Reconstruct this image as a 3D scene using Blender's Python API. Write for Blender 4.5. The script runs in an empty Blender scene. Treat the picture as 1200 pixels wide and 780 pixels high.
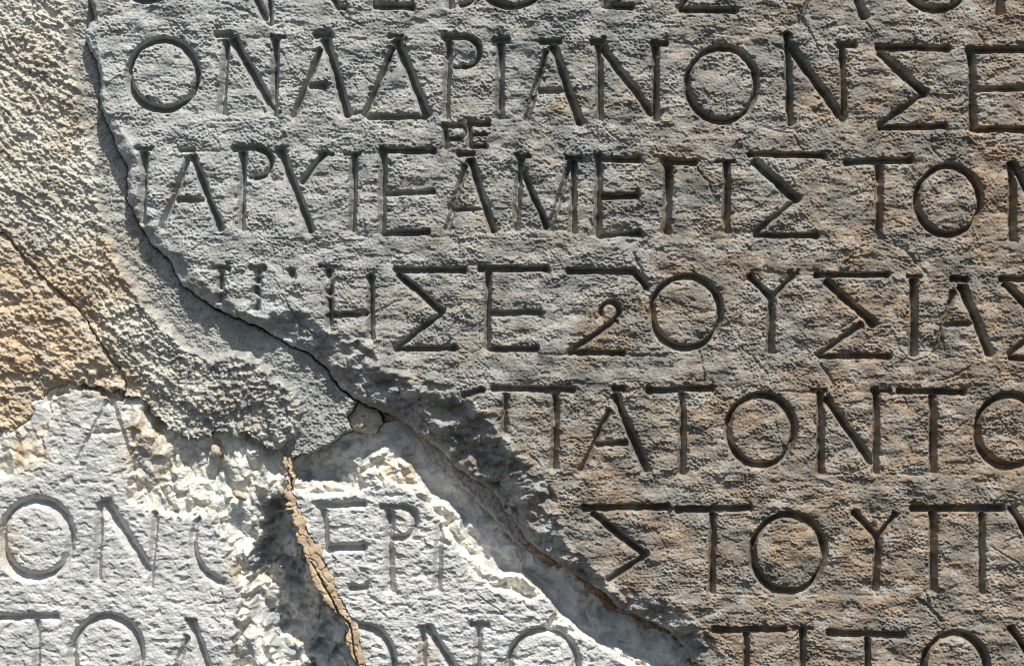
import bpy, math
import numpy as np

# ------------------------------------------------------------------ camera, sky, sun, exposure
S = 0.0005                      # metres per unit of the wall drawing
CX, CY = 600.0, 390.0
sc = bpy.context.scene
cam_d = bpy.data.cameras.new("camera"); cam = bpy.data.objects.new("camera", cam_d)
sc.collection.objects.link(cam); sc.camera = cam
cam_d.lens = 85.0; cam_d.sensor_width = 36.0
cam_d.clip_start = 0.01; cam_d.clip_end = 200.0
cam.location = (0.0, -1200 * S * 85.0 / 36.0, 0.0)
cam.rotation_euler = (math.radians(90), 0, 0)

SUN = np.array([0.190, -0.500, 0.845]); SUN /= np.linalg.norm(SUN)   # towards the sun
sun_el = math.asin(SUN[2]); sun_az = math.atan2(SUN[0], SUN[1])
w = bpy.data.worlds.new("World"); sc.world = w; w.use_nodes = True
nt = w.node_tree; nt.nodes.clear()
sky = nt.nodes.new("ShaderNodeTexSky"); sky.sky_type = 'NISHITA'; sky.sun_disc = False
sky.sun_elevation = sun_el; sky.sun_rotation = sun_az
bg = nt.nodes.new("ShaderNodeBackground"); bg.inputs[1].default_value = 0.105
wo = nt.nodes.new("ShaderNodeOutputWorld")
nt.links.new(sky.outputs[0], bg.inputs[0]); nt.links.new(bg.outputs[0], wo.inputs[0])
sl = bpy.data.lights.new("sun", 'SUN'); sl.energy = 5.0; sl.angle = math.radians(0.53); sl.color = (1.0, 0.95, 0.86)
so = bpy.data.objects.new("sun", sl); sc.collection.objects.link(so)
from mathutils import Vector
so.rotation_euler = Vector(SUN.tolist()).to_track_quat('Z', 'Y').to_euler()
so.location = (1, -1.5, 2)
sc.view_settings.view_transform = 'Standard'; sc.view_settings.look = 'None'
sc.cycles.filter_width = 1.0
sc.view_settings.exposure = 0.12; sc.view_settings.gamma = 1.0

# ------------------------------------------------------------------ numeric helpers
def smooth(a, b, x):
    t = np.clip((x - a) / (b - a), 0, 1); return t * t * (3 - 2 * t)
_tabs = {}
def _tab(seed):
    if seed not in _tabs:
        r = np.random.RandomState(seed); p = r.permutation(256); a = r.rand(256) * 2 * np.pi
        _tabs[seed] = (np.concatenate([p, p]), np.cos(a).astype(np.float32), np.sin(a).astype(np.float32), r.rand(256, 4).astype(np.float32))
    return _tabs[seed]
def perlin(x, y, seed=0):
    p, gx, gy, _ = _tab(seed)
    xf = np.floor(x); yf = np.floor(y); xi = xf.astype(np.int32) & 255; yi = yf.astype(np.int32) & 255
    fx = (x - xf).astype(np.float32); fy = (y - yf).astype(np.float32)
    u = fx * fx * fx * (fx * (fx * 6 - 15) + 10); v = fy * fy * fy * (fy * (fy * 6 - 15) + 10)
    def g(i, j, dx, dy):
        h = p[p[(xi + i) & 255] + ((yi + j) & 255)]; return gx[h] * dx + gy[h] * dy
    a = g(0, 0, fx, fy); b = g(1, 0, fx - 1, fy); c = g(0, 1, fx, fy - 1); d = g(1, 1, fx - 1, fy - 1)
    t = a + u * (b - a); return (t + v * ((c + u * (d - c)) - t)) * 1.5
def fbm(x, y, seed=0, octv=4, gain=0.5):
    s = 0; a = 1.0; f = 1.0
    for k in range(octv):
        s = s + a * perlin(x * f + 13.7 * k, y * f + 7.3 * k, seed + k); a *= gain; f *= 2.03
    return s
def cells(x, y, seed=0):
    """F1, F2 of a jittered grid and a random number of the nearest cell"""
    p, _, _, rr = _tab(seed)
    xf = np.floor(x); yf = np.floor(y)
    f1 = np.full(x.shape, 9., np.float32); f2 = f1.copy(); idv = np.zeros(x.shape, np.float32)
    for i in (-1, 0, 1):
        for j in (-1, 0, 1):
            h = p[p[(xf.astype(np.int32) + i) & 255] + ((yf.astype(np.int32) + j) & 255)]
            dx = xf + i + rr[h, 0] - x; dy = yf + j + rr[h, 1] - y
            d = np.sqrt(dx * dx + dy * dy)
            near = d < f1
            f2 = np.where(near, f1, np.minimum(f2, d)); idv = np.where(near, rr[h, 2], idv); f1 = np.where(near, d, f1)
    return f1, f2, idv
def facets(x, y, seed, tilt=0.7, off=0.8, fall=2.2, top=0.33):
    """broken stone: blocky chips, each a tilted flat top with straight sides, turned at random; mean 0"""
    p, gx, gy, rr = _tab(seed)
    wx_ = x + 0.16 * perlin(x * 1.7, y * 1.7, seed + 7); wy_ = y + 0.16 * perlin(x * 1.7 + 40, y * 1.7, seed + 8)
    xf = np.floor(wx_); yf = np.floor(wy_); out = np.full(x.shape, -9., np.float32)
    for i in (-2, -1, 0, 1, 2):
        for j in (-2, -1, 0, 1, 2):
            h = p[p[(xf.astype(np.int32) + i) & 255] + ((yf.astype(np.int32) + j) & 255)]
            dx = wx_ - (xf + i + rr[h, 0]); dy = wy_ - (yf + j + rr[h, 1]); h2 = p[h + 1]
            a = np.abs(dx * gx[h2] + dy * gy[h2]); b = np.abs(dy * gx[h2] - dx * gy[h2]) * (0.75 + 0.6 * rr[h2, 1])
            m = np.maximum(a, b)
            out = np.maximum(out, off * (rr[h, 3] - 0.5) + tilt * (gx[h] * dx + gy[h] * dy) * (0.3 + 0.7 * rr[h, 2]) - fall * np.maximum(m - top, 0))
    return out - out.mean()
def where_mask(mask, f, *arrs):
    out = np.zeros(mask.shape, np.float32); out[mask] = f(*[a[mask] for a in arrs]); return out
def line_dist(pts, x, y, closed=False):
    pts = list(pts); n = len(pts); out = np.full(x.shape, 1e9, np.float32)
    for k in range(n if closed else n - 1):
        ax, ay = pts[k]; bx, by = pts[(k + 1) % n]
        vx, vy = bx - ax, by - ay; L = vx * vx + vy * vy + 1e-9
        t = np.clip(((x - ax) * vx + (y - ay) * vy) / L, 0, 1)
        out = np.minimum(out, (x - ax - t * vx) ** 2 + (y - ay - t * vy) ** 2)
    return np.sqrt(out)
def poly_sdf(pts, x, y):
    """signed distance, positive inside"""
    n = len(pts); ins = np.zeros(x.shape, bool)
    for k in range(n):
        ax, ay = pts[k]; bx, by = pts[(k + 1) % n]
        if ay == by: continue
        c = (ay > y) != (by > y); ins ^= c & (x < (bx - ax) * (y - ay) / (by - ay) + ax)
    d = line_dist(pts, x, y, True)
    return np.where(ins, d, -d)
def blob(x, y, spots):
    m = np.zeros(x.shape, np.float32)
    for cx, cy, rx, ry, a in spots:
        m = np.maximum(m, a * np.exp(-(((x - cx) / rx) ** 2 + ((y - cy) / ry) ** 2)))
    return m

# ------------------------------------------------------------------ the sampling grid of the wall face
def axis(a, b, lo, hi, step=0.87):
    fine = np.arange(a, b + 0.01, step); out = [v for v in fine]
    s = step; v = b; up = []
    while v < hi: s = min(s * 1.06, 7); v += s; up.append(v)
    s = step; v = a; dn = []
    while v > lo: s = min(s * 1.06, 7); v -= s; dn.append(v)
    return np.array(dn[::-1] + out + up, np.float64)
GX = axis(-14, 1214, -420, 1620); GY = axis(-14, 794, -330, 1110)
NX, NY = len(GX), len(GY)
X, Y = np.meshgrid(GX, GY)
X = X.astype(np.float32); Y = Y.astype(np.float32)
WX = X + 1.5 * perlin(X / 15, Y / 15, 301) + 1.0 * perlin(X / 6, Y / 6, 302) + 0.5 * perlin(X / 3, Y / 3, 303)
WY = Y + 1.5 * perlin(X / 15, Y / 15, 304) + 1.0 * perlin(X / 6, Y / 6, 305) + 0.5 * perlin(X / 3, Y / 3, 306)
_rg = smooth(420, 446, Y) * smooth(372, 346, X)
WX = WX + _rg * (4.5 * perlin(X / 13, Y / 13, 307) + 2.5 * perlin(X / 5, Y / 5, 308)); WY = WY + _rg * (4.5 * perlin(X / 13, Y / 13, 309) + 2.5 * perlin(X / 5, Y / 5, 310))
LX = X + 0.9 * perlin(X / 24, Y / 24, 311) + 0.55 * perlin(X / 7, Y / 7, 312) + 0.3 * perlin(X / 3, Y / 3, 313)
LY = Y + 0.9 * perlin(X / 24, Y / 24, 314) + 0.55 * perlin(X / 7, Y / 7, 315) + 0.3 * perlin(X / 3, Y / 3, 316)
def window(x0, y0, x1, y1):
    i0 = max(0, np.searchsorted(GX, x0) - 1); i1 = min(NX, np.searchsorted(GX, x1) + 2)
    j0 = max(0, np.searchsorted(GY, y0) - 1); j1 = min(NY, np.searchsorted(GY, y1) + 2)
    return slice(j0, j1), slice(i0, i1)

# ------------------------------------------------------------------ outlines
SLAB_EDGE = [(104,-340),(102,-60),(102,0),(107,21),(96,33),(96,47),(109,71),(113,95),(114,125),(125,150),(136,175),(147,195),(145,232),(160,262),
    (175,287),(197,307),(207,330),(235,352),(260,367),(297,382),(340,406),(360,415),(382,435),(396,457),(416,471),(440,482),(460,491),(475,499),
    (493,516),(518,533),(530,550),(560,570),(580,585),(590,602),(610,625),(617,638),(650,662),(675,677),(705,695),(725,715),(755,727),(785,742),
    (807,765),(817,780),(850,840),(1010,1120)]
SLAB = SLAB_EDGE + [(1640,1120),(1640,-340)]
SLAB_FACE = [(112,-340),(112,0),(116,24),(112,38),(114,52),(119,80),(122,110),(124,128),(150,165),(164,195),(166,235),(172,262),(190,285),(226,312),
    (250,345),(285,366),(312,370),(332,344),(360,368),(388,392),(430,400),(445,432),(500,447),(545,462),(580,496),(602,522),(640,560),(656,600),
    (664,640),(694,664),(722,690),(775,700),(815,725),(838,752),(846,780),(880,840),(1040,1120),(1640,1120),(1640,-340)]
FRAG_L = [(-430,520),(-120,512),(0,508),(15,507),(26,499),(36,492),(36,474),(51,461),(74,450),(95,453),(120,456),(144,461),(164,471),(179,489),(195,505),
    (226,518),(250,506),(273,509),(293,508),(312,525),(332,538),(335,548),(337,580),(349,618),(354,644),(366,667),(367,682),(385,711),(400,724),
    (412,739),(408,754),(420,780),(445,860),(520,1120),(-430,1120)]
FRAG_R = [(335,546),(343,536),(365,532),(391,519),(398,510),(411,506),(425,510),(440,509),(447,497),(462,493),(480,496),(498,512),(522,530),(536,548),
    (566,568),(588,586),(598,602),(620,634),(655,658),(690,684),(730,712),(790,742),(815,768),(830,790),(872,850),(1030,1120),(520,1120),(452,860),
    (427,780),(419,749),(409,726),(396,700),(381,665),(368,639),(350,606),(337,580)]
CEMENT = [(-430,250),(-120,262),(0,272),(8,278),(27,305),(50,327),(69,344),(88,363),(110,395),(127,421),(146,448),(144,461),(164,471),(179,489),(195,505),
    (226,518),(250,506),(273,509),(293,508),(312,525),(332,538),(343,536),(365,532),(391,519),(398,510),(411,506),(405,490),(417,472)] + SLAB_EDGE[:24][::-1] + [(-430,-340)]
OCHRE = [(-430,250),(-120,262),(0,272),(8,278),(27,305),(50,327),(69,344),(88,363),(110,395),(127,421),(146,448),(144,461),(120,456),(95,453),(74,450),
    (51,461),(36,474),(36,492),(26,499),(15,507),(0,508),(-120,512),(-430,520)]
CHIP = [(417,472),(405,490),(411,506),(425,510),(440,509),(447,497),(440,482)]
SEAM = [(330,538),(338,536),(341,548),(342,580),(354,606),(372,639),(385,665),(400,700),(413,726),(423,749),(431,778),(456,860),(530,1120),(510,1120),(438,860),
    (414,780),(402,754),(407,739),(396,724),(379,711),(361,682),(360,667),(348,644),(344,618),(331,580)]
JOINT = [(440,482),(447,499),(462,496),(478,505),(490,522),(505,540),(528,566),(552,588),(574,610),(600,640),(640,666),(668,684),(697,703),(715,722),
    (750,738),(782,752),(798,775),(812,795),(850,860),(1000,1120),(1060,1120),(880,840),(850,790),(820,750),(790,725),(745,705),(690,675),(640,630),(600,590),(560,555),(520,520),(480,490)]

# ------------------------------------------------------------------ the carved letters
# a stroke is (x0, y0, x1, y1, width); an arc is ('arc', cx, cy, rx, ry, from_deg, to_deg, width), degrees clockwise from the right
def O(cx, cy, rx, ry, wd=10): return [('arc', cx, cy, rx, ry, 0, 360, wd)]
def serif(x, y, r=9, wd=6): return [(x - r, y, x + r, y + 0.5, wd)]
def arch(cx, cy, rx, ry, wd): return [('arc', cx, cy, rx, ry, -95, 100, wd)]
ROWS_SLAB = [
 ("topmost, cut off line", [
  ("omicron", O(174,-40,38,41,9)),
  ("nu", [(280,-40,311,22,12),(312,-40,316,28,9)]),
  ("sigma", [(372,-30,396,8,10),(396,8,405,10,8)]),
  ("epsilon", [(437,-80,437,6,10),(437,7,484,8,10),(437,-40,470,-40,7)]),
  ("beta", [(527,-80,527,8,10),('arc',540,-14,18,20,-90,90,9)]),
  ("omicron", O(600,-34,42,42,10)),
  ("epsilon", [(709,-80,709,6,10),(706,7,742,8,9),(709,-40,738,-40,7)]),
  ("sigma", [(797,11,862,12,9),(797,10,830,-35,7)]),
  ("lambda", [(958,-40,938,28,5),(990,-40,1014,20,15)]),
  ("omicron", O(1098,-32,43,43,10)),
  ("iota", [(1172,-80,1172,15,11)])]),
 ("first full line", [
  ("omicron", O(190.5,87.5,40,41,11)),
  ("nu", [(265,48,259,132,10),(272,46,320,128,15),(323,46,320,134,10)] + serif(262,41,9,6) + serif(326,43,8,5)),
  ("alpha", [(376,58,344,136,7),(381,46,407,135,14),(361,101,381,101,6)] + serif(378,41,9,6)),
  ("delta", [(461,56,427,136,8),(465,48,500,135,15),(427,137,499,137,7)] + serif(463,42,8,5)),
  ("rho", [(526,46,522,138,10)] + arch(545,61,17,17,9) + [(520,44,548,44,7),(532,79,546,79,5)]),
  ("iota", [(587,50,585,138,11)] + serif(587,47,9,6)),
  ("alpha", [(641,60,617,140,8),(648,55,679,144,13),(632,107,663,106,6)] + serif(645,49,11,6)),
  ("nu", [(702,52,703,139,10),(706,57,765,135,11),(768,54,768,141,10)] + serif(700,49,7,6) + serif(773,51,9,6)),
  ("omicron", O(846,99,40.5,43,10)),
  ("nu", [(923,40,926,145,9),(927,56,988,140,14),(987,54,989,134,8)] + serif(992,53,10,6)),
  ("sigma", [(1029,56,1112,57,9),(1032,62,1084,110,13),(1080,112,1031,147,6),(1031,150,1109,148,8)]),
  ("epsilon", [(1139,60,1141,152,11),(1134,59,1236,57,9),(1143,106,1225,103,6),(1142,152,1238,152,8)])]),
 ("tiny letters between the first two lines", [
  ("rho", [(522,148,522,174,6.5),(519,148,540,147.5,6),('arc',538,155,8,8,-95,95,5.5),(524,163,538,163,5)]),
  ("epsilon", [(549,145,573,145,7.5),(550,146,550.5,172,6),(551,158.5,570,158,5),(551,172,569,172,5.5)])]),
 ("second full line", [
  ("iota", [(169,178,165.5,261,11)] + serif(169,174,9,5)),
  ("alpha", [(220,188,189,267,6),(225,184,258,269,12),(207,234,238,234,6)] + serif(219,176,8,6)),
  ("rho", [(284,178,282,269,10)] + arch(301,191,16,17,8) + [(273,174,303,173,6),(291,208,302,208,5)]),
  ("upsilon", [(328,176,364,271,14),(380,180,353,214,7)] + serif(382,180,8,5)),
  ("iota", [(415,181,412.5,271,10)] + serif(412,180,9,5)),
  ("epsilon", [(449,180,447,273,11),(446,177,509,177,9),(451,228,508,225,7),(447,274,502,272,8)]),
  ("alpha", [(545,194,524,269,6),(551,188,578,271,11),(530,245.5,568,245.5,5)] + serif(546,180,9,7)),
  ("mu", [(610,186,604,269,10),(613,202,641,267,9),(669,190,644,270,7),(672,188,671,273,10)] + serif(613,183,8,5) + serif(672,185,9,5)),
  ("epsilon", [(702,183,700,275,11),(700,187,750,187,8),(706,230,748,230,9),(700,276,751,273,8)]),
  ("gamma", [(784,192,781,272,13),(780,190,816,190,8)]),
  ("iota", [(852,190,851,272,10)] + serif(850,189,11,5)),
  ("sigma", [(878,181,967,183,8),(884,189,934,235,14),(928,238,885,273,6),(885,276,958,276,8)]),
  ("tau", [(991,190,1069,188,9),(1031,194,1030,279,10)]),
  ("omicron", O(1112,235,37.5,40,10)),
  ("nu", [(1186,192,1187,281,11),(1188,194,1236,276,10),(1240,194,1240,282,10)])]),
 ("third full line", [
  ("iota", [(258,318,257,352,12)] + serif(258,314,10,6)),
  ("pi", [(301,318,299,362,13),(341,316,342,326,11)] + serif(301,314,9,6)),
  ("eta", [(386,316,386,385,10),(435,324,434,396,9),(391,369,430,368,8)] + serif(384,312,10,5)),
  ("sigma", [(463,316,545,317,9),(467,321,518,366,10),(516,368,463,409,7),(464,409,533,408,8)]),
  ("epsilon", [(572,316,570,408,10),(562,315,641,315,9),(574,367,634,366,7),(569,409,630,409,8)]),
  ("zeta", [(665,318,745,318,9),(746,320,758,337,9),('arc',715,365,10.5,11,-200,60,7),(722,376,670,410,7),(667,413,732,414,8)]),
  ("omicron", O(804,366,40,42,10)),
  ("upsilon", [(879,323,903,349,9),(930,322,905,349,6),(904,348,902.5,413,11)] + serif(929,320,6,5)),
  ("sigma", [(956,322.5,1041,322.5,8),(969,330,1025,381,12),(1010,380,960,416,6),(962,417.5,1043,417.5,8)]),
  ("iota", [(1071,327,1071,416,11)] + serif(1071,323,8,5)),
  ("alpha", [(1118,342,1097,414,6),(1128,336,1160,415,13),(1106,381,1143,379,6)] + serif(1125,327,9,8)),
  ("sigma", [(1173,327,1250,327,9),(1178,333,1224,378,11),(1222,382,1184,416,6),(1184,420,1250,420,8)])]),
 ("fourth full line", [
  ("pi", [(577,455,673,457,9),(593,462,589,506,6),(651,459,649,549,11),(543,464,566,456,7)]),
  ("alpha", [(714,481,682,552,6),(721,464,758,552,12),(697,521,735,519,6)] + serif(725,455,6,9)),
  ("tau", [(759,458,836,455,9),(800,462,799,555,10)]),
  ("omicron", O(892,504,39,41,11)),
  ("nu", [(961.5,460,961.5,554,10),(969,468,1023,544,11),(1027.5,460,1026,554,9)] + serif(1033,458,11,5) + serif(960,457,8,5)),
  ("tau", [(1053,458,1131,460,9),(1093.5,464,1093.5,554,10)]),
  ("omicron", O(1183,505,38,42,11))]),
 ("fifth full line", [
  ("sigma", [(684,595.5,784,594,9),(695,602,757,651,10),(753,653.5,712,680,7)]),
  ("tau", [(793,597,881,595.5,9),(836,602,834,694,9)]),
  ("omicron", O(924,648,42,45,11)),
  ("upsilon", [(1001,600,1029,630,9),(1050,602,1030,629,7),(1030,630,1025,692,9)]),
  ("pi", [(1070,596,1177,596,10),(1094,600,1094,692,10),(1151,602,1151,695,8)]),
  ("upsilon", [(1186,595,1212,640,9),(1240,597,1213,638,6),(1213,638,1212,696,9)])]),
 ("lowest line at the bottom edge", [
  ("tau", [(836,738,921,738,9),(875,743,874,832,8)]),
  ("iota", [(941,738,941,834,9)] + serif(941,736,11,5)),
  ("tau", [(972,742,1060,744,10),(1017,748,1017,836,8)]),
  ("omicron", O(1119,783,37,41,11)),
  ("upsilon", [(1184,735,1212,775,9),(1238,738,1212,775,6),(1212,775,1211,838,9)])]),
]
ROWS_L = [
 ("upper broken line", [
  ("alpha", [(122,470,86,540,5),(127,472,152,545,9),(104,508,141,506,8)])]),
 ("middle line", [
  ("omicron", O(38,633,41,45,14)),
  ("nu", [(114,592,109,681,10),(119,590,172,672,15),(179,602,172,690,8)]),
  ("omicron", [('arc',263,636,40,48,95,215,11)])]),
 ("lower line", [
  ("tau", [(-12,727,62,724,10),(39,730,38,815,10)]),
  ("omicron", O(121,767,40,42,13)),
  ("lambda", [(216,748,196,812,6),(222,732,250,814,12)] + serif(221,729,6,5))]),
]
ROWS_R = [
 ("upper line", [
  ("epsilon", [(376,600,379,648,12),(370,596,425,592,10),(382,645,425,643,12),(409,692,428,691,9)]),
  ("rho", [(454,600,455,695,13)] + arch(468,614,18,18,10) + [(445,596,468,596,8),(458,633,470,632,7)]),
  ("iota", [(515,614,511,695,11)])]),
 ("lower line", [
  ("omicron", [('arc',419,781,40,44,-90,110,12)]),
  ("nu", [(494,738,494,826,11),(500,739,556,825,13),(560,738,557,828,10)] + serif(562,735,10,6)),
  ("omicron", O(637,783,40,42,12))]),
]

def carve(rows, sl, depth_k=1.9, dmax=25.0, wide=1.12, dmin=22.0, worn=0.9):
    """depth of all strokes over a window, and which letter each sample belongs to"""
    x = LX[sl]; y = LY[sl]; D = np.zeros(x.shape, np.float32); L = np.zeros(x.shape, np.int32); names = []; W = np.full(x.shape, 30., np.float32)
    gx = GX[sl[1]]; gy = GY[sl[0]]
    n = 0
    for rname, letters in rows:
        for k, (nm, strokes) in enumerate(letters):
            n += 1; names.append((nm, rname, k, len(letters)))
            for st in strokes:
                if st[0] == 'arc':
                    _, cx, cy, rx, ry, a0, a1, wd = st; bx = (cx - rx - wd - 9, cy - ry - wd - 9, cx + rx + wd + 9, cy + ry + wd + 9)
                else:
                    x0, y0, x1, y1, wd = st; m = wd + 12
                    bx = (min(x0, x1) - m, min(y0, y1) - m, max(x0, x1) + m, max(y0, y1) + m)
                i0, i1 = np.searchsorted(gx, bx[0]), np.searchsorted(gx, bx[2]); j0, j1 = np.searchsorted(gy, bx[1]), np.searchsorted(gy, bx[3])
                if i1 <= i0 or j1 <= j0: continue
                q = (slice(j0, j1), slice(i0, i1)); px = x[q]; py = y[q]; hw = (min(wd, 10.5) + 0.45 * max(wd - 10.5, 0) if wd < 16 and wide < 1.13 else max(wd, 8.2 if wd >= 6 else wd))
                hw = max(hw, 8.2 if wd >= 6 else wd) * 0.5 * wide
                if st[0] == 'arc':
                    ang = np.degrees(np.arctan2((py - cy) / ry, (px - cx) / rx)); r = np.hypot((px - cx) / rx, (py - cy) / ry)
                    d = np.abs(r - 1) * 0.5 * (rx + ry)
                    # the chisel stress of a round letter: thicker top right and bottom left
                    h_ = hw * (0.92 + 0.16 * np.cos(np.radians(2 * (ang + 45))))
                    if a1 - a0 < 360:
                        mid = (a0 + a1) / 2; da = np.abs((ang - mid + 180) % 360 - 180); over = np.maximum(da - (a1 - a0) / 2, 0)
                        d = np.hypot(d, np.radians(over) * 0.5 * (rx + ry) * 1.4)
                else:
                    vx, vy = x1 - x0, y1 - y0; Ls = math.hypot(vx, vy) + 1e-6
                    s = ((px - x0) * vx + (py - y0) * vy) / Ls; t = np.clip(s, 0, Ls)
                    d = np.hypot(px - x0 - t / Ls * vx, py - y0 - t / Ls * vy)
                    e = np.minimum(t, Ls - t); fl = min(9.0, Ls * 0.25)
                    h_ = hw * (1 + 0.28 * np.clip(1 - e / fl, 0, 1) ** 1.5)
                    # square chisel ends
                    ov = np.maximum(np.maximum(-s, s - Ls), 0); d = d + ov * 0.9
                W[q] = np.minimum(W[q], np.maximum(d - h_, 0)); u = np.clip(1 - d / h_, 0, 1)
                prof = (0.12 * smooth(0, 1, u) + 0.88 * u)
                dd = min(max(depth_k * wd, min(dmin, wd * 2.6)), dmax) * prof
                new = dd > D[q]
                D[q] = np.where(new, dd, D[q]); L[q] = np.where(new & (dd > 1.2), n, L[q])
    D = D + worn * np.exp(-W / 3.6) * np.clip(1 - W / 12, 0, 1)                 # arrises worn round
    return D, L, names

def scratch(sl, lines):
    x = WX[sl]; y = WY[sl]; D = np.zeros(x.shape, np.float32); gx = GX[sl[1]]; gy = GY[sl[0]]
    for pts, wd, dp in lines:
        m = wd + 4; xs_ = [p[0] for p in pts]; ys_ = [p[1] for p in pts]
        i0, i1 = np.searchsorted(gx, min(xs_) - m), np.searchsorted(gx, max(xs_) + m); j0, j1 = np.searchsorted(gy, min(ys_) - m), np.searchsorted(gy, max(ys_) + m)
        if i1 <= i0 or j1 <= j0: continue
        q = (slice(j0, j1), slice(i0, i1)); d = line_dist(pts, x[q], y[q])
        D[q] = np.maximum(D[q], dp * np.clip(1 - d / (wd * 0.5), 0, 1))
    return D

# ------------------------------------------------------------------ materials
def stone_material(name, base, warm, dark, fresh, rough=0.88, fine=0.35, scale=900.0, speck=None):
    """base colour; surface_mix R = rusty stain, G = grey weathering plus painted recess shade as film, B = freshly broken stone; grain from noise in wall coordinates"""
    m = bpy.data.materials.new(name); m.use_nodes = True; t = m.node_tree; t.nodes.clear()
    N = t.nodes.new; K = t.links.new
    at = N("ShaderNodeAttribute"); at.attribute_name = "surface_mix"
    sep = N("ShaderNodeSeparateColor"); K(at.outputs["Color"], sep.inputs[0])
    geo = N("ShaderNodeNewGeometry")
    def mix(fac, a, b):
        n = N("ShaderNodeMix"); n.data_type = 'RGBA'
        if isinstance(fac, float): n.inputs[0].default_value = fac
        else: K(fac, n.inputs[0])
        if isinstance(a, tuple): n.inputs[6].default_value = (*a, 1)
        else: K(a, n.inputs[6])
        if isinstance(b, tuple): n.inputs[7].default_value = (*b, 1)
        else: K(b, n.inputs[7])
        return n.outputs[2]
    c = mix(sep.outputs[2], base, fresh)
    c = mix(sep.outputs[0], c, warm)
    c = mix(sep.outputs[1], c, dark)
    def noise(sc_, det, ro=0.6):
        n = N("ShaderNodeTexNoise"); n.inputs["Scale"].default_value = sc_; n.inputs["Detail"].default_value = det; n.inputs["Roughness"].default_value = ro
        K(geo.outputs["Position"], n.inputs["Vector"]); return n.outputs["Fac"]
    def mapr(v, a, b, lo, hi):
        n = N("ShaderNodeMapRange"); K(v, n.inputs[0]); n.inputs[1].default_value = a; n.inputs[2].default_value = b
        n.inputs[3].default_value = lo; n.inputs[4].default_value = hi; return n.outputs[0]
    g1 = mapr(noise(scale, 4), 0.3, 0.7, 1 - fine, 1 + fine)
    g2 = mapr(noise(60, 5), 0.3, 0.7, 0.82, 1.18)
    mu = N("ShaderNodeMath"); mu.operation = 'MULTIPLY'; K(g1, mu.inputs[0]); K(g2, mu.inputs[1])
    sc2 = N("ShaderNodeVectorMath"); sc2.operation = 'SCALE'; K(c, sc2.inputs[0]); K(mu.outputs[0], sc2.inputs["Scale"])
    c = sc2.outputs[0]
    if speck:
        c = mix(mapr(noise(1500, 2), 0.60, 0.68, 0.0, 0.75), c, speck)
    b = N("ShaderNodeBsdfPrincipled"); K(c, b.inputs["Base Color"]); b.inputs["Roughness"].default_value = rough
    b.inputs["Specular IOR Level"].default_value = 0.25
    bp = N("ShaderNodeBump"); bp.inputs["Strength"].default_value = 0.35; bp.inputs["Distance"].default_value = 0.0004
    K(noise(2200, 3), bp.inputs["Height"]); K(bp.outputs[0], b.inputs["Normal"])
    o = N("ShaderNodeOutputMaterial"); K(b.outputs[0], o.inputs[0]); return m
M_SLAB = stone_material("weathered_grey_marble", (0.375,0.375,0.35), (0.33,0.215,0.12), (0.145,0.152,0.147), (0.535,0.56,0.56), fine=0.25)
M_PALE = stone_material("pale_marble", (0.55,0.545,0.52), (0.47,0.36,0.23), (0.25,0.28,0.30), (0.81,0.78,0.70), rough=0.75, fine=0.12)  # the bluish grey also paints shade in the recess and on the flank
M_CEM = stone_material("cement", (0.53,0.505,0.44), (0.48,0.36,0.22), (0.25,0.265,0.265), (0.62,0.60,0.55), rough=0.95, fine=0.28, speck=(0.12,0.13,0.13))
M_OCH = stone_material("ochre_mortar", (0.53,0.425,0.305), (0.47,0.335,0.20), (0.40,0.37,0.31), (0.62,0.53,0.41), rough=0.95, fine=0.25)
M_SEAM = stone_material("tan_mortar", (0.56,0.44,0.31), (0.48,0.34,0.20), (0.22,0.17,0.13), (0.58,0.47,0.35), rough=0.9, fine=0.12)
M_JOINT = stone_material("joint_mortar", (0.33,0.305,0.29), (0.23,0.115,0.045), (0.19,0.185,0.18), (0.50,0.47,0.45), rough=0.95, fine=0.3)
M_CORE = stone_material("wall_core", (0.16,0.14,0.12), (0.2,0.12,0.06), (0.08,0.08,0.08), (0.2,0.2,0.2))

# ------------------------------------------------------------------ mesh building
BACK = -150.0
def mesh_object(name, co, quads, mat, mixcol, origin, parent=None):
    me = bpy.data.meshes.new(name); nv = len(co); nf = len(quads)
    me.vertices.add(nv); me.vertices.foreach_set("co", np.ascontiguousarray(co, np.float32).ravel())
    me.loops.add(nf * 4); me.loops.foreach_set("vertex_index", np.ascontiguousarray(quads, np.int32).ravel())
    me.polygons.add(nf); me.polygons.foreach_set("loop_start", np.arange(0, nf * 4, 4, dtype=np.int32))
    me.polygons.foreach_set("use_smooth", np.ones(nf, bool))
    me.update(calc_edges=True)
    a = me.attributes.new("surface_mix", 'FLOAT_COLOR', 'POINT'); a.data.foreach_set("color", np.ascontiguousarray(mixcol, np.float32).ravel())
    me.materials.append(mat)
    o = bpy.data.objects.new(name, me); sc.collection.objects.link(o)
    if parent is None: o.location = origin
    else: o.parent = parent
    return o
def to_world(px, py, h): return np.stack([(px - CX) * S, -h * S, (CY - py) * S], -1)

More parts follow.
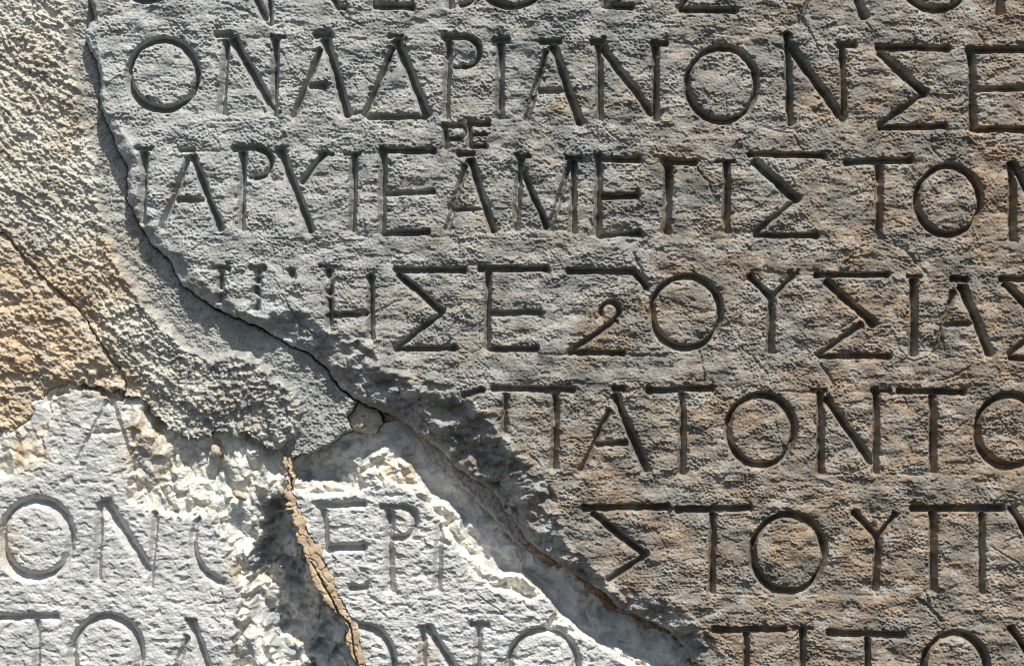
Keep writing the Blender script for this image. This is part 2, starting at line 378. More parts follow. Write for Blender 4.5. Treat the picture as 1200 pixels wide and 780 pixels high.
def piece(name, sl, sdf, H, mixr, mat, label, cat, L=None, names=()):
    """one stone or mortar body cut from the grid: its face, its broken sides, and each carved letter as a child"""
    x = X[sl].astype(np.float64); y = Y[sl].astype(np.float64); ins = sdf > 0
    F = ins[:-1, :-1] | ins[1:, :-1] | ins[:-1, 1:] | ins[1:, 1:]
    gy_, gx_ = np.gradient(sdf, GY[sl[0]], GX[sl[1]]); gl = np.hypot(gx_, gy_) + 1e-6
    mv = np.clip(np.where(ins, 0, -sdf), 0, 1.6)
    px = x + gx_ / gl * mv; py = y + gy_ / gl * mv
    co = to_world(px, py, H); col = np.concatenate([np.clip(mixr, 0, 1), np.ones(mixr.shape[:2] + (1,))], -1)
    idx = np.arange(sdf.size).reshape(sdf.shape)
    Q = np.stack([idx[:-1, :-1], idx[1:, :-1], idx[1:, 1:], idx[:-1, 1:]], -1)
    cof = co.reshape(-1, 3); colf = col.reshape(-1, 4)
    w_ = F.nonzero(); jc, ic = int(w_[0].mean()), int(w_[1].mean())
    org = to_world(np.array(x[jc, ic]), np.array(y[jc, ic]), np.array(-60.0))
    lab = np.zeros(F.shape, np.int32)
    if L is not None:
        a, b, c, d = L[:-1, :-1], L[1:, :-1], L[:-1, 1:], L[1:, 1:]
        lab = np.where(((a > 0).astype(int) + (b > 0) + (c > 0) + (d > 0)) >= 2, np.maximum(np.maximum(a, b), np.maximum(c, d)), 0)
    def sub(mask):
        q = Q[mask]; u, inv = np.unique(q.ravel(), return_inverse=True)
        return cof[u] - org, inv.reshape(-1, 4), colf[u]
    bco, bq, bcol = sub(F & (lab == 0))
    # sides
    P = np.zeros((F.shape[0] + 2, F.shape[1] + 2), bool); P[1:-1, 1:-1] = F
    up, dn = P[:-1, 1:-1], P[1:, 1:-1]
    e = []
    j, i = np.nonzero(dn & ~up); e.append(np.stack([idx[j, i], idx[j, i + 1]], -1))
    j, i = np.nonzero(up & ~dn); e.append(np.stack([idx[j, i + 1], idx[j, i]], -1))
    lf, rt = P[1:-1, :-1], P[1:-1, 1:]
    j, i = np.nonzero(rt & ~lf); e.append(np.stack([idx[j + 1, i], idx[j, i]], -1))
    j, i = np.nonzero(lf & ~rt); e.append(np.stack([idx[j, i], idx[j + 1, i]], -1))
    E = np.concatenate(e); u, inv = np.unique(E.ravel(), return_inverse=True); inv = inv.reshape(-1, 2); n0 = len(bco); nu_ = len(u)
    top = cof[u] - org; levels = [top]
    hh = -cof[u][:, 1] / S; rnd = np.random.RandomState(5)
    for f in (0.25, 0.6, 1.0):
        t = top.copy(); t[:, 1] = -(hh + (BACK - hh) * f) * S - org[1]
        if f < 1: t[:, [0, 2]] += rnd.uniform(-0.4, 0.4, (nu_, 2)) * S
        levels.append(t)
    vs = [bco]; qs = [bq]; cs = [bcol]
    vs += levels; cs += [colf[u]] * 4
    for k in range(3):
        a = n0 + k * nu_ + inv[:, 0]; b = n0 + k * nu_ + inv[:, 1]
        qs.append(np.stack([b, a, a + nu_, b + nu_], -1))
    body = mesh_object(name, np.concatenate(vs), np.concatenate(qs), mat, np.concatenate(cs), org)
    body["label"] = label; body["category"] = cat
    ordn = ["first", "second", "third", "fourth", "fifth", "sixth", "seventh", "eighth", "ninth", "tenth", "eleventh", "twelfth", "thirteenth", "fourteenth", "fifteenth", "sixteenth"]
    if L is not None:
        for k, (nm, rname, pos, cnt) in enumerate(names):
            mk = F & (lab == k + 1)
            if mk.sum() < 6: continue
            c2, q2, l2 = sub(mk)
            o = mesh_object("carved_" + nm, c2, q2, mat, l2, org, parent=body)
            o["label"] = "carved Greek letter %s, %s from the left in the %s" % (nm, ordn[pos], rname)
    return body

ALL = (slice(0, NY), slice(0, NX))
grain = 0.9 * perlin(X / 3.1, Y / 2.6, 21) + 0.55 * perlin(X / 1.9, Y / 1.8, 22)
gap = 0.9 + 0.7 * perlin(X / 22, Y / 22, 30)

# ------------------------------------------------------------------ the wall behind everything
me = bpy.data.meshes.new("wall_core")
xa, xb, ya, yb, za, zb = (-430 - CX) * S, (1640 - CX) * S, 140 * S, 600 * S, (CY - 1120) * S, (CY + 340) * S
me.from_pydata([(x_, y_, z_) for x_ in (xa, xb) for y_ in (ya, yb) for z_ in (za, zb)], [],
               [(0,4,5,1),(2,3,7,6),(0,1,3,2),(4,6,7,5),(1,5,7,3),(0,2,6,4)])
me.materials.append(M_CORE); core = bpy.data.objects.new("wall_core", me); sc.collection.objects.link(core); core["kind"] = "structure"

# ------------------------------------------------------------------ the inscribed slab
sl = ALL
sdf = poly_sdf(SLAB, WX, WY) - np.maximum(gap + 0.7, 0.7); fc = poly_sdf(SLAB_FACE, WX + 3 * perlin(X / 18, Y / 18, 41), WY + 3 * perlin(X / 18, Y / 18, 42))
face_m = smooth(-4, 5, fc)
rough_m = smooth(-0.5, 0.6, fbm(X / 70, Y / 50, 50, 3))
H = 2.6 * fbm(X / 170, Y / 120, 43, 3) + 2.4 * fbm(X / 34, Y / 20, 46, 2)
f1_ = cells(X / 6.4, Y / 5.4, 51)[0]
calm = smooth(-0.25, 0.35, fbm(X / 48, Y / 30, 56, 3))
flake = np.zeros_like(X); fw = window(90, -20, 1230, 800); flake[fw] = facets(X[fw] / 24, Y[fw] / 15, 68, 0.55, 1.1, 3.0, 0.42)
tex = (0.45 + 0.65 * calm) * (0.7 * fbm(X / 15, Y / 10.5, 53, 2) + 0.8 * (0.5 - f1_) + 0.55 * fbm(X / 6.0, Y / 4.8, 55, 2)) + grain * (0.85 + 1.05 * calm) + 1.7 * flake * (0.5 + 0.5 * calm)
tex = tex + 0.55 * perlin(X / 26, Y / 2.1, 79) * smooth(-0.1, 0.4, perlin(X / 90, Y / 45, 80))
bands = perlin(X / 60, Y / 4.6, 57) * smooth(0.0, 0.5, perlin(X / 130, Y / 60, 58) + 0.1)
tex = tex * (0.8 + 0.35 * rough_m) + 0.5 * bands
# worn guide lines ruled above and below each line of writing
for (ya_, yb_) in ((40, 56), (139, 153), (174, 190), (274, 282), (313, 325), (411, 420), (455, 460), (556, 556), (594, 596), (697, 697)):
    yy = ya_ + (yb_ - ya_) * X / 1200.0; tex = tex - 1.5 * np.exp(-((Y - yy + 1.2 * perlin(X / 30, Y / 30, 59)) / 1.6) ** 2) * smooth(0.0, 0.4, perlin(X / 55, Y / 40, 60))
# pits and flaked patches
pit = smooth(0.42, 0.62, fbm(X / 13, Y / 9, 63, 2)) * 3.2
flk = smooth(0.30, 0.38, fbm(X / 55, Y / 26, 66, 3)) * 1.8
spall = smooth(0.40, 0.47, fbm(X / 24 + 31, Y / 15, 401, 3)) * (1.5 + 0.9 * flake)
tex = tex - pit * 0.35 * rough_m - flk * 0.55 - spall
cuts = scratch(sl, [
    ([(816,193),(824,206),(835,224)], 4, 4), ([(744,297),(752,318),(760,342)], 5, 4), ([(960,424),(972,440),(978,452),(972,462)], 5, 4),
    ([(985,385),(1000,376),(1010,362)], 4, 2), ([(700,140),(716,158),(738,172)], 3, 2.5), ([(900,150),(930,158),(944,180)], 3, 2.5),
    ([(1092,160),(1090,172),(1102,182)], 6, 4), ([(1075,700),(1090,712),(1104,728)], 6, 6), ([(1083,690),(1088,706)], 5, 5),
    ([(498,560),(560,528),(600,520)], 3, 3), ([(330,60),(345,90)], 3, 2), ([(430,65),(425,90),(440,100)], 3, 3), ([(512,62),(530,72)], 4, 3),
    ([(330,345),(352,380),(372,396)], 3, 4), ([(345,372),(360,392)], 4, 4), ([(820,412),(826,440),(822,462)], 4, 3), ([(870,408),(890,425),(900,440)], 3, 2.5),
    ([(1035,282),(1060,292),(1085,320)], 4, 3), ([(1040,300),(1075,312)], 3, 3), ([(520,118),(545,112)], 3, 2), ([(395,12),(404,22),(424,30)], 4, 4),
    ([(262,4),(290,14),(318,30)], 5, 4), ([(935,10),(950,40),(962,62)], 4, 4), ([(1000,6),(1020,34)], 4, 3), ([(905,52),(925,60)], 4, 3), ([(1160,640),(1195,660)], 3, 2.5)])
rs = np.random.RandomState(77); hair = []
for k in range(85):                                                     # hairline cracks and short chisel nicks
    px_, py_ = rs.uniform(130, 1210), rs.uniform(-10, 790); a_ = rs.choice([0.05, 0.9, 1.2, -0.9, 2.2]) + rs.normal(0, 0.3); pts = [(px_, py_)]
    for q_ in range(rs.randint(2, 6)):
        a_ += rs.normal(0, 0.45); st_ = rs.uniform(5, 14); px_ += st_ * math.cos(a_); py_ += st_ * math.sin(a_); pts.append((px_, py_))
    hair.append((pts, rs.uniform(1.8, 3.2), rs.uniform(1.2, 3.5)))
cuts = np.maximum(cuts, scratch(sl, hair))
D, L, names = carve(ROWS_SLAB, sl)
wear = 0.86 + 0.14 * smooth(-0.5, 0.3, fbm(X / 40, Y / 30, 403, 2)) + 0.12 * perlin(X / 9, Y / 9, 405)
eroded = smooth(460, 400, X) * smooth(300, 330, Y)
D = D * wear * (1 - eroded * 0.6 * smooth(-0.05, 0.35, fbm(X / 16, Y / 13, 407, 2)))
# arrises chipped here and there along the cuts
chipn = smooth(0.38, 0.55, fbm(X / 10, Y / 8, 69, 2))
cuts = cuts + chipn * 4.0 * smooth(0.02, 0.5, D) * smooth(9, 2, D)
depthD = np.interp(X, [0, 150, 300, 420, 520, 600, 680, 760, 900, 1100], [9, 11, 15, 27, 40, 38, 18, 14, 14, 14])
de = np.maximum(sdf, 0); dfc = np.maximum(-fc, 0)
t_ = de / (de + dfc + 1e-3)
drop = depthD * (1 - t_) ** 1.2 * (dfc > 0)
bm_ = (face_m < 0.999) & (sdf > -4)
brk = where_mask(bm_, lambda a, b: facets(a / 46, b / 38, 71) * 14 + 7 * (0.5 - cells(a / 30, b / 24, 75)[0]) + facets(a / 18, b / 15, 72, 0.9, 0.9, 3.0, 0.4) * 8 + facets(a / 8, b / 7, 74, 0.9) * 2.4 + 1.2 * fbm(a / 9, b / 9, 73, 2), X, Y) + grain * 0.5
amp = np.interp(X, [0, 150, 300, 420, 600, 700, 900], [0.22, 0.25, 0.45, 1.0, 1.1, 0.75, 0.6]).astype(np.float32)
smooth_in = 1 - 0.75 * smooth(0.3, 4.0, D)
marg = np.interp(X, [0, 300, 420, 600, 700], [0.5, 0.4, 0.12, 0.15, 0.45]).astype(np.float32)
H = H + tex * (marg + (1 - marg) * face_m) * smooth_in - drop + brk * (1 - face_m) * amp * smooth(0, 6, de)
lip = np.clip(1 - sdf / 5.0, 0, 1) ** 2 * 3.5                          # rounded arris
H = H - 12 * blob(WX, WY, [(540,548,26,10,.8),(572,576,24,14,1.0),(596,604,12,16,.8),(505,520,22,9,.5)]) * (fc < 0)
H = H - lip - D * (0.6 + 0.4 * smooth(-12, 2, fc)) - cuts
L = np.where(fc > -12, L, 0)
# surface colour: rusty stain, grey weathering as film, fresh breaks
n1 = fbm(X / 120, Y / 90, 81, 4); n2 = fbm(X / 26, Y / 20, 85, 4)
n3 = fbm(X / 7, Y / 5.5, 95, 3)
warm = 0.05 + 0.95 * smooth(430, 1120, X + 0.55 * (Y - 300) + 190 * n1) * (0.65 + 0.6 * n2 + 0.25 * n3)
warm = warm + blob(WX, WY, [(850,215,26,22,.5),(712,385,34,36,.6),(1165,235,40,30,.5),(1188,400,26,40,.6),(1040,655,22,18,.65),(940,665,34,22,.6),(720,545,48,40,.55),
    (720,585,60,18,.5),(880,308,26,14,.6),(1140,170,40,22,.5),(1000,640,70,60,.35),(1150,520,60,50,.35),(205,223,8,7,.8),(655,130,10,9,.6),(735,8,7,10,.7),(395,14,14,6,.35),
    (740,630,50,30,.35),(925,320,8,7,.7),(985,110,16,22,.3),(1110,710,10,10,.6),(560,620,30,30,.3),(610,560,30,30,.4),(640,590,18,10,.6),(490,470,14,8,.5),(275,345,16,10,.35)]) * (0.25 + 1.1 * smooth(-0.35, 0.45, n2 + 0.6 * n3))
film_shade = 0.40 * smooth(-0.15, 0.5, n2) + 0.30 * smooth(0, 0.5, fbm(X / 60, Y / 50, 89, 4)) + 0.25 * smooth(0.1, 0.5, perlin(X / 4, Y / 3.4, 93))
film_shade = film_shade * (0.55 + 0.75 * smooth(150, 800, X)) + 0.16 * smooth(250, 700, X)
cidm = cells((X + 3 * perlin(X / 9, Y / 9, 97)) / 15, (Y + 3 * perlin(X / 9, Y / 9, 98)) / 12, 99)[2]
fresh = 0.55 * smooth(700, 200, X + 0.3 * Y) * (0.6 + n2) + (1 - face_m) * 0.95 * smooth(0.6, 0.9, cidm)
warm = warm + (1 - face_m) * 0.5 * smooth(0.35, 0.1, cidm) + 0.35 * smooth(0.05, 0.5, fbm(X / 75, Y / 48, 96, 4)) * smooth(420, 620, X + 0.3 * Y) * (0.7 + 0.6 * n3)
fresh = fresh + (1 - face_m) * 0.4 * smooth(-0.3, 0.5, n2) + blob(WX, WY, [(108,50,7,26,.9),(152,225,7,40,.7),(275,335,20,14,.6),(300,365,30,12,.7),(565,475,14,12,.8),(650,625,14,12,.7),(770,705,36,12,.5),(1095,715,8,14,.9),(1010,590,10,8,.6),(420,470,14,8,.6),(820,745,30,30,.4)])
mixr = np.stack([warm * (1 - 0.5 * (1 - face_m)), np.clip(0.92 * film_shade, 0, 0.75), fresh], -1)
piece("inscribed_slab", sl, sdf, H, mixr, M_SLAB, "large weathered grey-brown marble slab carved with rows of Greek capitals", "inscribed slab", L, names)

# ------------------------------------------------------------------ grey cement, with a smooth trowelled strip beside the slab
sl = window(-430, -340, 440, 560); x, y, wx, wy = X[sl], Y[sl], WX[sl], WY[sl]
sdf = poly_sdf(CEMENT, wx, wy) - np.clip(gap[sl], 0.3, 2) * 0.5 * (1 - 0.9 * _rg[sl])
RIDGE = [(72,-340),(76,0),(80,30),(82,60),(90,100),(97,140),(106,170),(115,215),(122,262),(133,290),(146,320),(165,345),(190,375),(215,402),(246,417),(285,409),(308,428),(331,444),(357,470),(349,500),(330,524),(318,545),(-440,545),(-440,-340)]
rd = poly_sdf(RIDGE, wx + 4 * perlin(x / 14, y / 14, 101), wy + 4 * perlin(x / 14, y / 14, 102))
rm = smooth(-2, 7, rd)
jx = x + 9 * perlin(x / 40, y / 40, 121); jy = y + 9 * perlin(x / 40, y / 40, 122); u_ = 0.80 * jx + 0.60 * jy; v_ = -0.60 * jx + 0.80 * jy
lump = cells(u_ / 11, v_ / 5.5, 103)[0]; lump2 = cells(u_ / 6 + 9, v_ / 4.2, 104)[0]
strk = 3.2 * (0.6 - lump) + 2.2 * (0.55 - lump2) + 2.6 * fbm(u_ / 34, v_ / 9, 105, 2) + 1.2 * grain[sl]
popc = 4.5 * (0.6 - cells(x / 9, y / 8.5, 107)[0]) + 3.0 * (0.5 - cells(x / 5, y / 4.6, 108)[0]) + grain[sl]
pm = smooth(150, 260, x) * smooth(360, 430, y)
gm = smooth(-0.2, 0.5, fbm(x / 50, y / 36, 106, 3))
rough = (strk * (1.0 - 0.3 * gm) + popc * (0.10 + 0.35 * gm)) * (1 - pm) + popc * 1.15 * pm + 1.1 * perlin(x / 3.4, y / 3.2, 110)
gc1, _, gid = cells(x / 8, y / 8, 112); grit = np.sqrt(np.clip(1 - (gc1 / (0.22 + 0.2 * gid)) ** 2, 0, 1)) * 2.6 * (gid > 0.62)
rough = rough * 0.88 + grit
strip = 0.9 * grain[sl] + 1.2 * fbm(x / 9, y / 9, 109, 2) + 2 * fbm(x / 60, y / 60, 111, 2)
H = -27 + strip * 1.8 * (1 - rm) + rm * (11 + 1.3 * rough + 4 * fbm(x / 70, y / 60, 113, 3)) + 3.5 * np.exp(-((rd - 9) / 7) ** 2)
H = H + 6 * smooth(130, -200, x) * rm
tongue = line_dist([(69,344),(96,363),(127,421),(150,452)], wx, wy); H = H - 3 * np.exp(-(tongue / 9) ** 2)
low = poly_sdf([(112,428),(150,455),(200,512),(232,520),(270,512),(330,540),(300,480),(240,490),(190,470)], wx, wy)
H = H - 9 * smooth(-14, 4, low)
H = H - np.clip(1 - sdf / 3.5, 0, 1) ** 2 * 5 * (1 - 0.8 * _rg[sl]) - scratch(sl, [([(165,250),(172,264)], 4, 3), ([(172,307),(175,310)], 7, 6)])
n1 = fbm(x / 60, y / 40, 115, 4); n2 = fbm(x / 14, y / 10, 119, 3)
warm = blob(wx, wy, [(110,300,60,34,.75),(85,345,50,30,.7),(130,330,36,40,.6),(60,60,70,40,.28),(70,150,40,60,.4),(130,440,40,16,.4),(270,470,40,22,.45),(190,470,36,14,.35),(20,110,40,30,.35),(-60,200,100,60,.4)]) * (0.55 + 0.9 * smooth(-0.5, 0.7, n1)) + 0.12 * smooth(0, 0.6, n1)
warm = warm + 0.85 * smooth(30, 2, line_dist(OCHRE[3:11], wx, wy)) * (0.7 + 0.6 * n2)
film_shade = (1 - rm) * (0.62 + 0.2 * n2) + rm * (0.32 * smooth(0.0, 0.5, n2) + 0.30 * smooth(0.1, 0.6, n1))  # smooth strip toned greyer than the rough cement
film_shade = film_shade + 0.35 * pm * rm * smooth(-0.2, .4, n2) + 0.25 * blob(wx, wy, [(300,460,80,60,1)])
piece("cement_fill", sl, sdf, H, np.stack([warm, np.clip(film_shade, 0, 0.9), 0.3 * smooth(0, .6, -n1)], -1), M_CEM,
      "rough grey cement fill with a smooth strip along the left side of the carved slab", "cement")

# ------------------------------------------------------------------ older ochre mortar at the left edge
sl = window(-430, 240, 160, 530); x, y, wx, wy = X[sl], Y[sl], WX[sl], WY[sl]
sdf = poly_sdf(OCHRE, wx, wy) - 0.5
u_ = 0.83 * x + 0.55 * y; v_ = -0.55 * x + 0.83 * y
H = -16 + 4.4 * (0.6 - cells(u_ / 12, v_ / 7.5, 131)[0]) + 3.2 * (0.5 - cells(u_ / 6.0, v_ / 4.6, 132)[0]) + 6 * fbm(x / 44, y / 34, 133, 3) + 1.3 * grain[sl]
hol = poly_sdf([(30,500),(30,470),(60,448),(100,440),(150,458),(90,470)], wx, wy)
sm_ = blob(wx, wy, [(25,470,50,40,.9),(118,442,26,12,1.0)])
H = H * (1 - 0.0) - 10 * sm_ - np.clip(1 - sdf / 7, 0, 1) ** 2 * 6
H = H - 4.0 * smooth(0.35, 0.6, fbm(x / 22, y / 16, 137, 2))
n1 = fbm(x / 40, y / 30, 139, 4); n2 = fbm(x / 10, y / 8, 143, 3)
piece("mortar_fill", sl, sdf, H, np.stack([0.30 + 0.6 * n1, np.clip(0.25 * n2 + 0.45 * smooth(-0.1, 0.5, fbm(x / 34, y / 22, 145, 3)) + 0.6 * smooth(34, 0, line_dist(OCHRE[2:11], wx, wy)) * (0.7 + 0.8 * n2) + 0.5 * blob(wx, wy, [(30,470,30,34,.8),(112,440,24,12,.7),(10,345,20,14,.3)]), 0, .8), 0.5 * smooth(0, .6, n2)], -1), M_OCH,
      "rough ochre mortar bulging at the left edge above the pale stone", "mortar")

# ------------------------------------------------------------------ pale fragment, lower left
sl = window(-430, 440, 540, 1120); x, y, wx, wy = X[sl], Y[sl], WX[sl], WY[sl]
sdf = poly_sdf(FRAG_L, wx, wy) - np.clip(gap[sl], 0.3, 2) * 0.6 * (1 - 0.9 * _rg[sl]) + 2.0 * _rg[sl]
FACE_L = [(-430,590),(0,560),(20,548),(44,545),(50,500),(58,466),(76,455),(122,462),(142,478),(154,520),(152,548),(148,585),(176,602),(212,606),(246,602),(262,640),(280,690),(277,720),(270,790),(290,900),(330,1120),(-430,1120)]
fc = poly_sdf(FACE_L, wx, wy); face_m = smooth(-3, 4, fc)
RECESS = [(312,590),(305,603),(297,636),(285,675),(286,713),(305,744),(322,785),(350,880),(400,1120),(560,1120),(470,860),(432,770),(420,730),(395,690),(372,640),(352,600),(335,575)]
rc = poly_sdf(RECESS, wx, wy); rcm = smooth(-3, 9, rc)
H_face = -21 + 1.6 * fbm(x / 70, y / 50, 151, 3) + 1.3 * fbm(x / 13, y / 9, 154, 3) + 0.55 * grain[sl] - 1.6 * smooth(0.3, 0.55, fbm(x / 17, y / 11, 156, 2))
chips = facets(x / 38, y / 44, 161, 0.8, 0.9, 3.0, 0.42) * 13 + facets(x / 18, y / 23, 162, 1.0, 0.9, 3.2, 0.42) * 9 + facets(x / 8, y / 9, 163, 1.0) * 2.6 + 0.7 * grain[sl]
H_brk = -34 + chips - 9 * smooth(215, 300, x + 0.2 * (y - 560)) + 10 * blob(wx, wy, [(295,545,22,26,1.0),(286,590,14,22,.8),(110,470,20,20,.0)]) - 12 * blob(wx, wy, [(222,540,18,26,1.0),(252,570,12,22,.9)])
H_brk = np.where(x < 60, -27 + 0.5 * chips, H_brk)
hx = np.interp(y, [560, 603, 675, 713, 785, 880, 1120], [318, 300, 286, 290, 322, 350, 400]).astype(np.float32)
sd_ = line_dist([(331,580),(344,618),(348,644),(360,667),(361,682),(379,711),(396,724),(407,739),(402,754),(414,780),(438,860)], wx, wy)
H_rec = -80 - 0.12 * np.clip(x - hx, 0, 120) + 34 * smooth(26, 0, sd_) + facets(x / 36, y / 34, 165, 0.9, 0.9, 3.0, 0.42) * 19 + facets(x / 17, y / 15, 166, 1.0, 0.9, 3.2, 0.42) * 10 + facets(x / 6, y / 5.5, 167) * 2.2 + 0.8 * grain[sl]
H = H_brk * (1 - face_m) + H_face * face_m
H = H * (1 - rcm) + H_rec * rcm
D, L, names = carve(ROWS_L, sl, 1.2, 15, 1.15, 12.0, 0.7)
D = D * (0.5 + 0.5 * smooth(545, 575, y)); L = np.where(fc > -5, L, 0); H = H - D * face_m
H = H - np.clip(1 - sdf / 4, 0, 1) ** 2 * 3 - scratch(sl, [([(256,690),(258,740),(254,800)], 2.5, 3), ([(243,690),(250,720)], 2.5, 2), ([(66,472),(63,536)], 18, 4.5), ([(15,640),(25,660)], 4, 3), ([(125,300),(126,310)], 2, 1)])
n1 = fbm(x / 40, y / 34, 171, 4); n2 = fbm(x / 11, y / 9, 175, 3)
warm = blob(wx, wy, [(160,520,30,46,.6),(28,530,26,26,.75),(8,640,14,26,.65),(270,672,9,14,.8),(70,470,14,40,.35),(180,560,26,18,.5),(120,460,50,8,.6),(250,530,8,10,.7),(240,700,6,10,.0),(305,680,8,10,.5),(352,708,10,5,.9),(345,757,8,6,.9)]) * (0.5 + 0.9 * smooth(-.5, .6, n2))
film_shade = 0.22 * smooth(0.1, .6, n1) + rcm * (0.05 + 1.1 * n1 + 0.7 * n2) + 0.3 * rcm * smooth(340, 430, x + 0.3 * (y - 700)) + 0.18 * smooth(0.2, .5, n2)  # patchy weathering, plus bluish shade painted over the recess
cid = cells((x + 3 * perlin(x / 9, y / 9, 177)) / 13, (y + 3 * perlin(x / 9, y / 9, 178)) / 15, 179)[2]
warm = warm + (1 - face_m) * (1 - rcm) * (0.22 * smooth(0.55, 0.9, cid) + 0.15 * smooth(0, .5, n2)); film_shade = film_shade + (1 - face_m) * 0.55 * smooth(0.30, 0.05, cid)
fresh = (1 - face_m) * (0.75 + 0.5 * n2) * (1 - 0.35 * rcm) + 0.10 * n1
piece("marble_fragment", sl, sdf, H, np.stack([warm, np.clip(film_shade, 0, 0.85), fresh], -1), M_PALE,
      "pale marble fragment left of the tan mortar seam, broken along its top and right side", "marble fragment", L, names)

# ------------------------------------------------------------------ pale fragment right of the seam
sl = window(320, 470, 1040, 1120); x, y, wx, wy = X[sl], Y[sl], WX[sl], WY[sl]
sdf = poly_sdf(FRAG_R, wx, wy) - 0.6
FACE_R = [(340,574),(362,584),(420,578),(440,566),(470,570),(500,590),(516,618),(534,640),(548,668),(566,690),(605,700),(622,708),(640,700),(655,718),(640,738),(690,752),(730,775),(770,800),(820,880),(960,1120),(480,1120),(440,860),(412,780),(404,745),(380,700),(350,625)]
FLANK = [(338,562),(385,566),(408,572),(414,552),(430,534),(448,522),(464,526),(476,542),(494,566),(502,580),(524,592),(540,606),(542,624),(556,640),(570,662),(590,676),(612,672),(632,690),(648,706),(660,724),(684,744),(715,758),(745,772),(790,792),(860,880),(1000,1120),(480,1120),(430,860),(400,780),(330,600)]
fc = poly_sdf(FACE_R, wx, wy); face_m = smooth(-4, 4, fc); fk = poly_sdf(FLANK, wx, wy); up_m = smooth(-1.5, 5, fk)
H_face = -27 + 1.6 * fbm(x / 60, y / 44, 181, 3) + 1.7 * fbm(x / 13, y / 8.5, 184, 3) + 0.75 * grain[sl] - 2.2 * smooth(0.28, 0.5, fbm(x / 18, y / 11, 186, 2))
chips = facets(x / 36, y / 28, 191, 0.8, 0.9, 3.0, 0.42) * 11 + facets(x / 19, y / 15, 192, 1.0, 0.9, 3.2, 0.42) * 8.5 + facets(x / 8, y / 7, 193, 1.0) * 2.6 + 0.7 * grain[sl]
H_brk = -36 + chips + 5 * blob(wx, wy, [(455,545,30,20,1)])
H_flk = -58 + facets(x / 56, y / 40, 195, 0.9, 0.9, 3.0, 0.42) * 12 + facets(x / 24, y / 18, 197, 1.0, 0.9, 3.2, 0.42) * 5.5 + 1.6 * fbm(x / 24, y / 20, 196, 3) + 0.5 * grain[sl] + facets(x / 10, y / 9, 198, 1.0) * 2.4
H_flk = H_flk - 8 * smooth(460, 380, x) - 12 * smooth(450, 490, x) * smooth(640, 580, x)
H = H_brk * (1 - face_m) + H_face * face_m
H = H_flk * (1 - up_m) + H * up_m
D, L, names = carve(ROWS_R, sl, 1.4, 17.0, 1.15, 14.0, 0.7)
L = np.where(fc > -4, L, 0); H = H - D * face_m - scratch(sl, [([(516,638),(528,640)], 6, 5), ([(560,700),(600,730)], 2.5, 3), ([(600,690),(620,716)], 2.5, 3), ([(540,700),(538,720)], 2.5, 2), ([(440,560),(446,570)], 5, 4)])
n1 = fbm(x / 40, y / 34, 201, 4); n2 = fbm(x / 11, y / 9, 205, 3)
warm = blob(wx, wy, [(468,612,12,16,.30),(475,660,22,34,.25),(500,775,12,16,.55),(462,548,22,14,.55),(478,560,8,12,.5),(690,696,9,14,.7),(560,672,20,10,.3),(640,690,20,14,.3),(345,600,10,30,.3)]) * (0.5 + 0.9 * smooth(-.5, .6, n2))
film_shade = 0.30 * smooth(-0.1, .6, n1) * face_m + 0.25 * smooth(0.1, .5, n2) * face_m + 0.16 * (1 - up_m) * (0.6 + 1.6 * n1) + 0.35 * (1 - up_m) * smooth(470, 380, x)  # weathering on the face, plus shade painted on the flank below the slab
cid = cells((x + 3 * perlin(x / 9, y / 9, 207)) / 13, (y + 3 * perlin(x / 9, y / 9, 208)) / 11, 209)[2]
warm = warm + (1 - face_m) * up_m * 0.25 * smooth(0.6, 0.9, cid); film_shade = film_shade + (1 - face_m) * 0.4 * smooth(0.22, 0.05, cid)
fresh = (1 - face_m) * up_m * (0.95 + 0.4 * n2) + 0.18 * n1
piece("marble_fragment", sl, sdf, H, np.stack([warm, np.clip(film_shade, 0, 0.8), fresh], -1), M_PALE,
      "pale marble fragment between tan mortar seam and big slab, with bright jagged break", "marble fragment", L, names)

# ------------------------------------------------------------------ tan mortar seam between the two pale fragments
sl = window(320, 535, 545, 1120); x, y, wx, wy = X[sl], Y[sl], WX[sl], WY[sl]
sdf = poly_sdf(SEAM, wx + 1.6 * perlin(x / 7, y / 7, 211), wy + 1.6 * perlin(x / 7, y / 7, 212)) - 0.3
f1, f2, idv = cells((x + 2 * perlin(x / 7, y / 7, 213)) / 15, (y + 2 * perlin(x / 7, y / 7, 214)) / 17, 215)
H = -28 + 0.3 * (idv - 0.5) * 2 + 1.2 * fbm(x / 16, y / 16, 216, 2) + 0.30 * grain[sl]
H = H - 2.6 * np.clip(1 - (f2 - f1) / 0.055, 0, 1)
H = H - scratch(sl, [([(334,550),(336,562),(341,578),(347,592)], 3.4, 16), ([(347,592),(354,606),(362,622),(368,636)], 2.2, 8), ([(371,676),(384,702),(396,724),(408,735),(411,754),(416,780),(420,800)], 3.0, 12), ([(362,660),(380,690)], 2.4, 6)])
H = H - np.clip(1 - sdf / 2, 0, 1) ** 2 * 1.5
n2 = fbm(x / 12, y / 12, 217, 3)
piece("mortar_seam", sl, sdf, H, np.stack([0.3 + 0.5 * n2, np.clip(0.2 * n2, 0, .6), 0.4 * smooth(0, .6, n2)], -1), M_SEAM,
      "thin cracked tan mortar seam running down between the two pale fragments", "mortar")

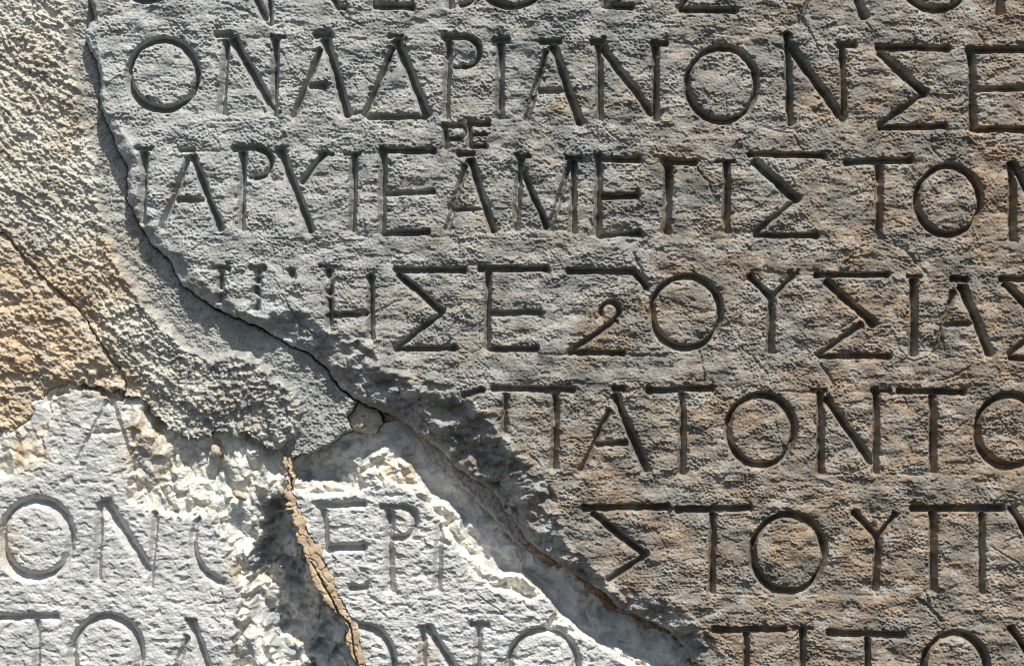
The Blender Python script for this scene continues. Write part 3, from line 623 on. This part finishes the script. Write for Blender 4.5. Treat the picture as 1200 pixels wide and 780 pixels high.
# ------------------------------------------------------------------ brown mortar squeezed under the lower edge of the slab
sl = window(430, 470, 1070, 1120); x, y, wx, wy = X[sl], Y[sl], WX[sl], WY[sl]
sdf = poly_sdf(JOINT, wx + 1.5 * perlin(x / 8, y / 8, 221), wy + 1.5 * perlin(x / 8, y / 8, 222))
ed = line_dist(SLAB_EDGE, wx, wy)
H = -52 + 3.2 * (0.6 - cells(x / 9, y / 8, 223)[0]) + 1.6 * (0.5 - cells(x / 4.5, y / 4.5, 224)[0]) * 2 + 2.5 * fbm(x / 26, y / 22, 225, 3) + grain[sl] * 0.8 - 0.25 * np.clip(ed, 0, 20)
H = H - np.clip(1 - sdf / 6, 0, 1) ** 2 * 16
n2 = fbm(x / 16, y / 13, 227, 3)
rust = 0.12 + 0.88 * smooth(600, 640, x) + 0.45 * blob(wx, wy, [(462,494,26,14,1.0),(500,530,22,20,.6)])
piece("joint_mortar", sl, sdf, H, np.stack([rust * (0.75 + 0.6 * n2), np.clip(0.35 * n2, 0, .5), np.clip(0.9 * smooth(0.0, .4, n2) * smooth(620, 560, x), 0, 1)], -1), M_JOINT,
      "narrow rust-brown mortar line squeezed under the lower edge of the carved slab", "mortar")

# ------------------------------------------------------------------ the rounded stone chip wedged at the junction
sl = window(400, 466, 454, 516); x, y, wx, wy = X[sl], Y[sl], WX[sl], WY[sl]
sdf = poly_sdf(CHIP, wx, wy) - 0.2
H = -36 - 6 * np.clip(1 - sdf / 9, 0, 1) ** 2.2 + 1.2 * fbm(x / 10, y / 9, 231, 3) + 0.5 * grain[sl] - 3 * smooth(0.45, 0.6, perlin(x / 6, y / 6, 234))
n2 = fbm(x / 10, y / 9, 235, 3)
piece("stone_chip", sl, sdf, H, np.stack([0.5 + 0.3 * n2, 0.15 + 0.4 * n2, 0.0 * n2], -1), M_CEM,
      "small rounded buff stone wedged where the cement, slab and pale marble meet", "stone chip")

# ------------------------------------------------------------------ loose pebbles stuck in the mortar
def pebble(cx, cy, h, rx, ry, rz, rot, mat, mixv, label, seed):
    nu_, nv_ = 28, 18
    th = np.linspace(0, 2 * np.pi, nu_, endpoint=False); ph = np.linspace(0, np.pi, nv_)
    T, P_ = np.meshgrid(th, ph); vx = np.sin(P_) * np.cos(T); vy = np.sin(P_) * np.sin(T); vz = np.cos(P_)
    r = 1 + 0.16 * perlin(vx * 1.3 + 5 + vz, vy * 1.3 + 3 + vz * 0.7, seed) + 0.07 * perlin(vx * 3.1 + 9, vy * 3.1 + vz * 3, seed + 1)
    ax, ay, az = vx * r * rx, vy * r * ry, vz * r * rz; c_, s_ = math.cos(rot), math.sin(rot)
    px = cx + ax * c_ - ay * s_; py = cy + ax * s_ + ay * c_
    org = to_world(np.array(cx), np.array(cy), np.array(h - rz))
    co = to_world(px, py, h + az).reshape(-1, 3) - org
    idx = np.arange(nu_ * nv_).reshape(nv_, nu_); nx_ = np.roll(idx, -1, 1)
    q = np.stack([idx[:-1], idx[1:], nx_[1:], nx_[:-1]], -1).reshape(-1, 4)
    o = mesh_object("pebble", co, q, mat, np.tile(np.array([[*mixv, 1.0]]), (len(co), 1)), org)
    o["label"] = label; o["category"] = "pebble"
pebble(105, 437.5, -18, 5.0, 4.2, 5, 0.3, M_OCH, (0.1, 0.1, 0.5), "tiny round buff pebble stuck in the ochre mortar above the pale fragment", 241)
pebble(278, 582, -26, 9.5, 4.6, 6, 0.55, M_PALE, (0.75, 0.0, 0.1), "pinkish elongated pebble caught in the broken marble beside the seam top", 243)
pebble(249, 530, -30, 5.5, 8.0, 6, -0.2, M_PALE, (0.55, 0.0, 0.4), "pale pink upright pebble in the broken marble just below the cement", 245)
